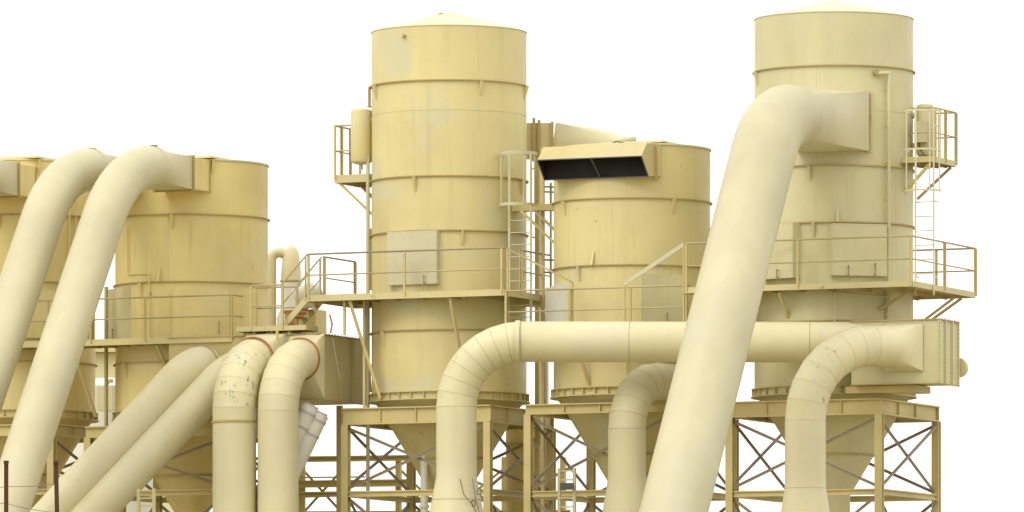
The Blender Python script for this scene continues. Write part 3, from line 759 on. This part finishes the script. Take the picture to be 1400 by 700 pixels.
# steel between the tall tower and the hooded tank
t = Thing('link_bridge', 'narrow steel bracing between the tall tower ladder and the hooded tank', 'steelwork')
b = B(); b.bar(W(704, 285, -60), W(772, 283, -85), 20, 9); t.part('beam', b, 'box')
for p, q in (((712, 288), (768, 342)), ((733, 290), (768, 324))):
    b = B(); b.bar(W(*p, -78), W(*q, -90), 3.5, 3.5); t.part('brace', b, 'rail' if p[0] > 720 else 'steel')
b = B(); b.bar(W(742, 203, -64), Vector((W(742, 203, -64).x, -64*S, 0)), 4.5, 4.5); t.part('post', b, 'steel')
b = B(); b.bar(W(735, 215, 60), Vector((W(735, 215, 60).x, 60*S, 0)), 6, 6); t.part('post', b, 'steel')
b = B(); b.bar(W(747, 430, 90), Vector((W(747, 430, 90).x, 90*S, 0)), 5, 5); t.part('post', b, 'white')
for y in (255, 262, 355, 372): 
    b = B(); b.bar(W(738, y, 95), W(790, y+2, 85), 2, 2.5); t.part('rail', b, 'rail_dark' if y > 300 else 'rail')
b = B(); b.bar(W(753, 250, 95), W(753, 410, 95), 2.5, 2.5); t.part('post', b, 'rail')
b = B(); b.bar(W(700, 412, -30), W(748, 414, -45), 40, 12); t.part('beam', b, 'box')
t.done()

# duct leaving the back of the tall tower
t = Thing('rear_duct', 'pale tapering duct behind the open hood, leaving the back of the tall tower', 'duct')
b = B(); q = W(722, 185, 60)
def fat(X0, X1, Y0, Y1, dd, depth, mi=0):
    p = [W(X0, Y1, dd), W(X1, Y1, dd), W(X1, Y1, dd), W(X0, Y1, dd), W(X0, Y0, dd), W(X1, Y0, dd), W(X1, Y0, dd), W(X0, Y0, dd)]
    o = Vector((0, depth*S, 0)); b.hexa([p[0], p[1], p[2]+o, p[3]+o, p[4], p[5], p[6]+o, p[7]+o], mi)
fat(690, 756, 168, 212, 70, 70); t.part('casing', b, 'shell')
b = B(); fat(728, 732, 161, 214, 64, 82); fat(735, 739, 164, 214, 65, 80); fat(753, 757, 166, 212, 65, 80); t.part('rib', b, 'ring')
b = B(); n = 48; prev = None
steps = [(757, 191, 24, 1.0), (775, 193, 24, .6), (800, 197, 24, .25), (825, 202, 24, 0), (850, 209, 23, 0), (868, 221, 22, 0), (876, 240, 21, 0)]
for i, (X, Y, r, sq) in enumerate(steps):
    nx = steps[min(i+1, len(steps)-1)]; pv = steps[max(i-1, 0)]
    d = (W(nx[0], nx[1], 110)-W(pv[0], pv[1], 110)).normalized(); x, y = b.frame(d); c = W(X, Y, 105); vs = []
    for k in range(n):
        a = 2*math.pi*k/n; cx, cy = math.cos(a), math.sin(a); m = max(abs(cx), abs(cy)); f = (1-sq)+sq*(1/m)*.93
        vs.append(b.V(c+(x*cx+y*cy)*r*S*f))
    if prev: b.skin(prev, vs)
    prev = vs
t.part('transition', b, 'pipe_low'); 
b = B(); b.tube(W(836, 196, -20), W(869, 190, -12), 4, 14); t.part('stub_pipe', b, 'pipe'); t.done()

# ------------------------------------------------------------------ background plant seen through the gaps
t = Thing('vent_stack', 'distant off-white tapering stack with a gooseneck pipe beyond the short tank', 'stack')
dd = 420
b = B(); b.lathe(W(398, 384, dd), [(15, W(398, 384, dd).z), (14.2, W(398, 370, dd).z), (12.2, W(398, 352, dd).z), (10, W(398, 343, dd).z), (6, W(398, 337, dd).z), (0, W(398, 335, dd).z)], 32); t.part('cone', b, 'pipe_low')
b = B(); c = W(398, 384, dd); b.lathe(c, [(0, c.z-1.5*S), (16, c.z-1.5*S), (16, c.z+.5*S), (12, c.z+.5*S)], 32); t.part('flange', b, 'ring')
b = B(); b.lathe(c, [(15, c.z-2*S), (15, c.z-40*S), (20, c.z-52*S), (20, 0)], 32); t.part('body', b, 'white')
b = B(); p0 = W(371, 470, dd); pts = [W(371, 470, dd)]+arc_pts(W(371, 470, dd), W(371, 341, dd), W(400, 351, dd), 11*S, 10)+[W(396, 350, dd)]
sweep(b, pts, [7.2]*len(pts), False, n=24); t.part('gooseneck', b, 'pipe_low')
b = B(); b.tube(W(390, 348.6, dd), W(396, 351, dd), 8.6, 20); t.part('collar', b, 'pipe_low'); t.done()

t = Thing('blower', 'distant off-white blower casing with an orange valve behind the stairs', 'machine'); dd = 330
b = B(); b.tube(W(404, 412, dd), W(433, 400, dd), 17, 28); t.part('barrel', b, 'white')
b = B(); b.tube(W(430, 401, dd), W(440, 397, dd), 11, 24); t.part('nozzle', b, 'white')
b = B(); b.obox(W(418, 440, dd), U*24*S, V*18*S, Z*16*S); t.part('base', b, 'box')
b = B(); b.bar(W(386, 427, dd-60), W(420, 426, dd-60), 10, 4); b.bar(W(392, 440, dd-60), W(403, 440, dd-60), 10, 9); b.tube(W(396, 434, dd-60), W(420, 430, dd-60), 3.5, 14); b.bar(W(399, 424, dd-60), W(399, 446, dd-60), 5, 4); t.part('valve', b, 'orange')
b = B(); b.tube(W(412, 455, dd), Vector((W(412, 455, dd).x, dd*S, 0)), 6, 12); t.part('stand', b, 'steel'); t.done()

for i, (x0, y0, x1, y1, r, lab) in enumerate(((398, 605, 425, 556, 13, 'white pipe with a grey hook band, left of a pair behind the rivetted box'), (412, 620, 438, 566, 12, 'white pipe with a grey hook band, right of a pair behind the rivetted box'))):
    t = Thing('white_pipe', lab, 'pipe', 'white pipes behind the rivetted box'); dd = -104+i*6
    p, q = W(x0, y0, dd), W(x1, y1, dd); d = (p-q).normalized(); end = q+d*((q.z-.1)/-d.z)
    b = B(); b.tube(end, q, r, 28); t.part('pipe_section', b, 'white')
    b = B(); x, y = b.frame(d); 
    for f, w in ((.05, 1.6), (.75, 1.6)):
        c = q+d*(8+30*f)*S; collar(b, c, d, r, 4*w/2, .8, n=40)
    b.tube(q, q-d*3*S, r*.8, 20, 0); t.part('grey_band', b, 'grey'); b = B(); x_, y_ = b.frame(d); pt = [q+d*(10+k*2.2)*S+(x_*math.cos(.9+k*.22)+y_*math.sin(.9+k*.22))*(r+.9)*S for k in range(9)]; b.path(pt, 1.6, 8); t.part('hook', b, 'dark'); t.done()

# pale tank far behind, glimpsed between the two short left tanks
t = Thing('storage_tank', 'pale distant tank glimpsed between the two short left tanks', 'tank'); dd = 900
c = W(150, 560, dd); b = B(); b.lathe(c, [(70, 0), (70, W(150, 530, dd).z), (40, W(150, 519, dd).z), (0, W(150, 516, dd).z)], 48); t.part('shell', b, 'white')
b = B(); b.obox(W(146, 545, dd-100), U*13*S, V*8*S, Z*18*S); t.part('cabinet', b, 'pipe')
b = B(); b.obox(W(149, 521, dd-110), U*5*S, V*4*S, Z*2.5*S); b.tube(W(148, 526, dd-110), W(148, 520, dd-110), 1.4, 8); t.part('valve', b, 'orange'); t.done()
t = Thing('workshop_building', 'pale distant building wall beyond the left tanks', 'building'); dd = 1500
b = B(); p, q = W(20, 470, dd), W(250, 512, dd); b.obox(Vector(((p.x+q.x)/2, dd*S, W(0, 495, dd).z/2)), Vector(((q.x-p.x)/2, 0, 0)), Vector((0, 4, 0)), Z*W(0, 495, dd).z/2); t.part('wall', b, 'roof')
b = B(); z = W(0, 495, dd).z; b.obox(Vector(((p.x+q.x)/2, dd*S, z+.12)), Vector(((q.x-p.x)/2+.3, 0, 0)), Vector((0, 4.3, 0)), Z*.11); t.part('roof', b, 'shell'); t.done()

# pipe rack behind the middle tower legs
t = Thing('pipe_rack', 'low steel pipe rack behind the legs of the tall middle tower', 'steelwork'); dd = 330
for X in (412, 470, 545, 610, 690, 770):
    b = B(); p = W(X, 625, dd); b.bar(p, Vector((p.x, p.y, 0)), 7, 7); t.part('column', b, 'steel')
for Y, h in ((662, 10), (676, 7), (702, 6), (628, 8)):
    b = B(); b.ibeam(W(404, Y, dd-8), W(556 if Y < 680 else 780, Y-2, dd-8), h, 8); t.part('beam', b, 'box')
for X0, X1 in ((412, 470), (545, 610), (610, 690)):
    b = B(); b.bar(W(X0, 640, dd+6), W(X1, 704, dd+6), 2, 3.5); t.part('brace', b, 'rail'); b = B(); b.bar(W(X0, 704, dd+9), W(X1, 640, dd+9), 2, 3.5); t.part('brace', b, 'rail')
b = B(); b.bar(W(404, 653, dd-14), W(500, 652, dd-14), 3, 2); b.bar(W(404, 680, dd-14), W(470, 678, dd-14), 3, 2); t.part('rail', b, 'rail'); t.done()
t = Thing('service_pipe', 'slim off-white vertical pipe among the legs of the tall tower', 'pipe'); p = W(580, 610, -40)
b = B(); b.tube(p, Vector((p.x, p.y, 0)), 5.2, 20); t.part('pipe_section', b, 'white'); b = B(); b.tube(p+Z*.0, p+Z*4*S, 7.5, 20); t.part('flange', b, 'white'); b = B(); b.tube(W(580, 690, -40), W(580, 694, -40), 7, 20); t.part('flange', b, 'white'); t.done()
t = Thing('drop_duct', 'tan vertical drop duct behind the braces between tall tower and hooded tank', 'duct'); c = W(718, 600, 170)
b = B(); b.lathe(c, [(27, 0), (27, W(718, 585, 170).z), (0, W(718, 583, 170).z)], 48); t.part('pipe_section', b, 'box'); b = B(); b.band(c, 26, 30, c.z-8*S, c.z-5*S, 48); t.part('flange', b, 'ring'); t.done()

def plain_ladder(label, X, dd, Y0, half, step, mats, plate=None):
    t = Thing('access_ladder', label, 'ladder', 'plain ladders near the ground'); p = W(X, Y0, dd)
    for s_ in (-1, 1):
        b = B(); o = U*s_*half*S; b.bar(p+o, Vector((p.x, p.y, 0))+o, 4, 3.5, V); t.part('stile', b, mats)
    n = int(p.z/(step*S))
    for k in range(n):
        b = B(); c = p-Z*(k+.3)*step*S; b.bar(c-U*(half-1.8)*S, c+U*(half-1.8)*S, 2, 2); t.part('rung', b, mats)
    if plate:
        b = B(); c = W(X, plate, dd-8); b.obox(c, U*(half-1.5)*S, V*1*S, Z*4.6*S); t.part('plate', b, 'dark')
    return t.done()
plain_ladder('ladder with a dark plate near the legs of the hooded tank', 775, -262, 640, 11, 12, 'pipe', 665)
plain_ladder('ladder with flat rungs in front of the left tank hopper', 200, -190, 668, 11.5, 10, 'fascia', None)
# ------------------------------------------------------------------ rusty posts with wires close to the viewer
dp = (55-D0)/S; kf = 1+dp/F
for i, (X, lab) in enumerate(((8.5, 'rust brown steel post at the lower left corner'), (78, 'rust brown steel post right of the corner post'))):
    t = Thing('fence_post', lab, 'post', 'rusty posts in the foreground'); p = W(X-(0 if i == 0 else 1.5), 634, dp); g = W(X, 700, dp); d = (g-p).normalized(); e = p+d*(p.z/-d.z)
    b = B(); x = Vector((1, 0, 0))*3.0*S*kf; y = Vector((0, 1, 0))*.6*S*kf
    b.obox((p+e)/2, x, y, (p-e)/2); b.obox((p+e)/2+Vector((0, 2.4*S*kf, 0)), x*.22, y*2.9, (p-e)/2); t.part('tee_section', b, 'post')
    b = B(); b.obox(p+Z*.012, x*1.15, y*4.5, Z*.011); t.part('cap', b, 'post'); t.done()
def sag(a, b_, s, n=14): return [a.lerp(b_, i/n)-Z*s*4*(i/n)*(1-i/n) for i in range(n+1)]
for lab, pts in (('upper thin wire strung to the rust brown corner post', sag(W(-140, 674, dp-2), W(8, 665, dp), .03)+sag(W(8, 665, dp), W(78, 661, dp), .01)),
                 ('lower thin wire strung between the rust brown posts', sag(W(-140, 672, dp-2), W(8, 688, dp), .03)+sag(W(8, 688, dp), W(78, 701, dp), .01))):
    t = Thing('fence_wire', lab, 'wire', 'wires on the foreground posts'); b = B(); b.path(pts, .16, 6); t.part('strand', b, 'wire'); t.done()

# ------------------------------------------------------------------ ground
b = B(); g = 3000; b.poly([Vector((-g, -g, 0)), Vector((g, -g, 0)), Vector((g, g, 0)), Vector((-g, g, 0))])
gr = b.build('ground', 'ground'); gr['kind'] = 'structure'; gr['label'] = 'sandy gravel yard under the plant'; gr['category'] = 'ground'

# ------------------------------------------------------------------ light
CLOUD_H, CLOUD_Z = 7.2, 8.8
SUN_EL, SUN_AZ = R(44), R(-45)      # azimuth from the view-back direction: camera left, slightly behind the viewer
sd = Vector((math.sin(SUN_AZ)*math.cos(SUN_EL), -math.cos(SUN_AZ)*math.cos(SUN_EL), math.sin(SUN_EL)))   # towards the sun
sl = bpy.data.lights.new('sun', 'SUN'); sl.energy = .75; sl.angle = R(28); sl.color = (1, .95, .86)
so = bpy.data.objects.new('sun', sl); COL.objects.link(so); so.rotation_euler = (-sd).to_track_quat('-Z', 'Y').to_euler(); so.location = (0, -60, 60)
w = bpy.data.worlds.new('World'); sc.world = w; w.use_nodes = True
nt = w.node_tree; bg = nt.nodes['Background']
sk = nt.nodes.new('ShaderNodeTexSky'); sk.sky_type = 'NISHITA'; sk.sun_disc = False
sk.sun_elevation = SUN_EL; sk.sun_rotation = math.atan2(sd.x, sd.y)
sk.air_density = 1.0; sk.dust_density = 2.0; sk.ozone_density = 1.0; sk.altitude = 0
# bright overcast: an even white cloud layer (brighter overhead) veils the clear sky
tc = nt.nodes.new('ShaderNodeTexCoord'); sx = nt.nodes.new('ShaderNodeSeparateXYZ'); nt.links.new(tc.outputs['Generated'], sx.inputs[0])
mr = nt.nodes.new('ShaderNodeMapRange'); nt.links.new(sx.outputs[2], mr.inputs[0])
mr.inputs[1].default_value = 0; mr.inputs[2].default_value = 1; mr.inputs[3].default_value = CLOUD_H; mr.inputs[4].default_value = CLOUD_Z
vm = nt.nodes.new('ShaderNodeVectorMath'); vm.operation = 'SCALE'; vm.inputs[0].default_value = (1.0, .992, .975); nt.links.new(mr.outputs[0], vm.inputs['Scale'])
mx = nt.nodes.new('ShaderNodeMix'); mx.data_type = 'RGBA'; mx.inputs[0].default_value = .9
nt.links.new(sk.outputs[0], mx.inputs[6]); nt.links.new(vm.outputs[0], mx.inputs[7])
nt.links.new(mx.outputs[2], bg.inputs[0]); bg.inputs[1].default_value = .12

# ------------------------------------------------------------------ camera
cd = bpy.data.cameras.new('camera'); cam = bpy.data.objects.new('camera', cd); COL.objects.link(cam); sc.camera = cam
cam.location = (0, -D0, ZC); cam.rotation_euler = (math.pi/2, 0, 0)
cd.sensor_width = 36; cd.lens = F/1400*36; cd.shift_y = (HY-350)/1400
cd.clip_start = 1; cd.clip_end = 8000
sc.render.resolution_x = 1024; sc.render.resolution_y = 512
vs = sc.view_settings; vs.view_transform = 'Standard'; vs.look = 'None'; vs.gamma = 1; vs.exposure = .72; vs.use_curve_mapping = False
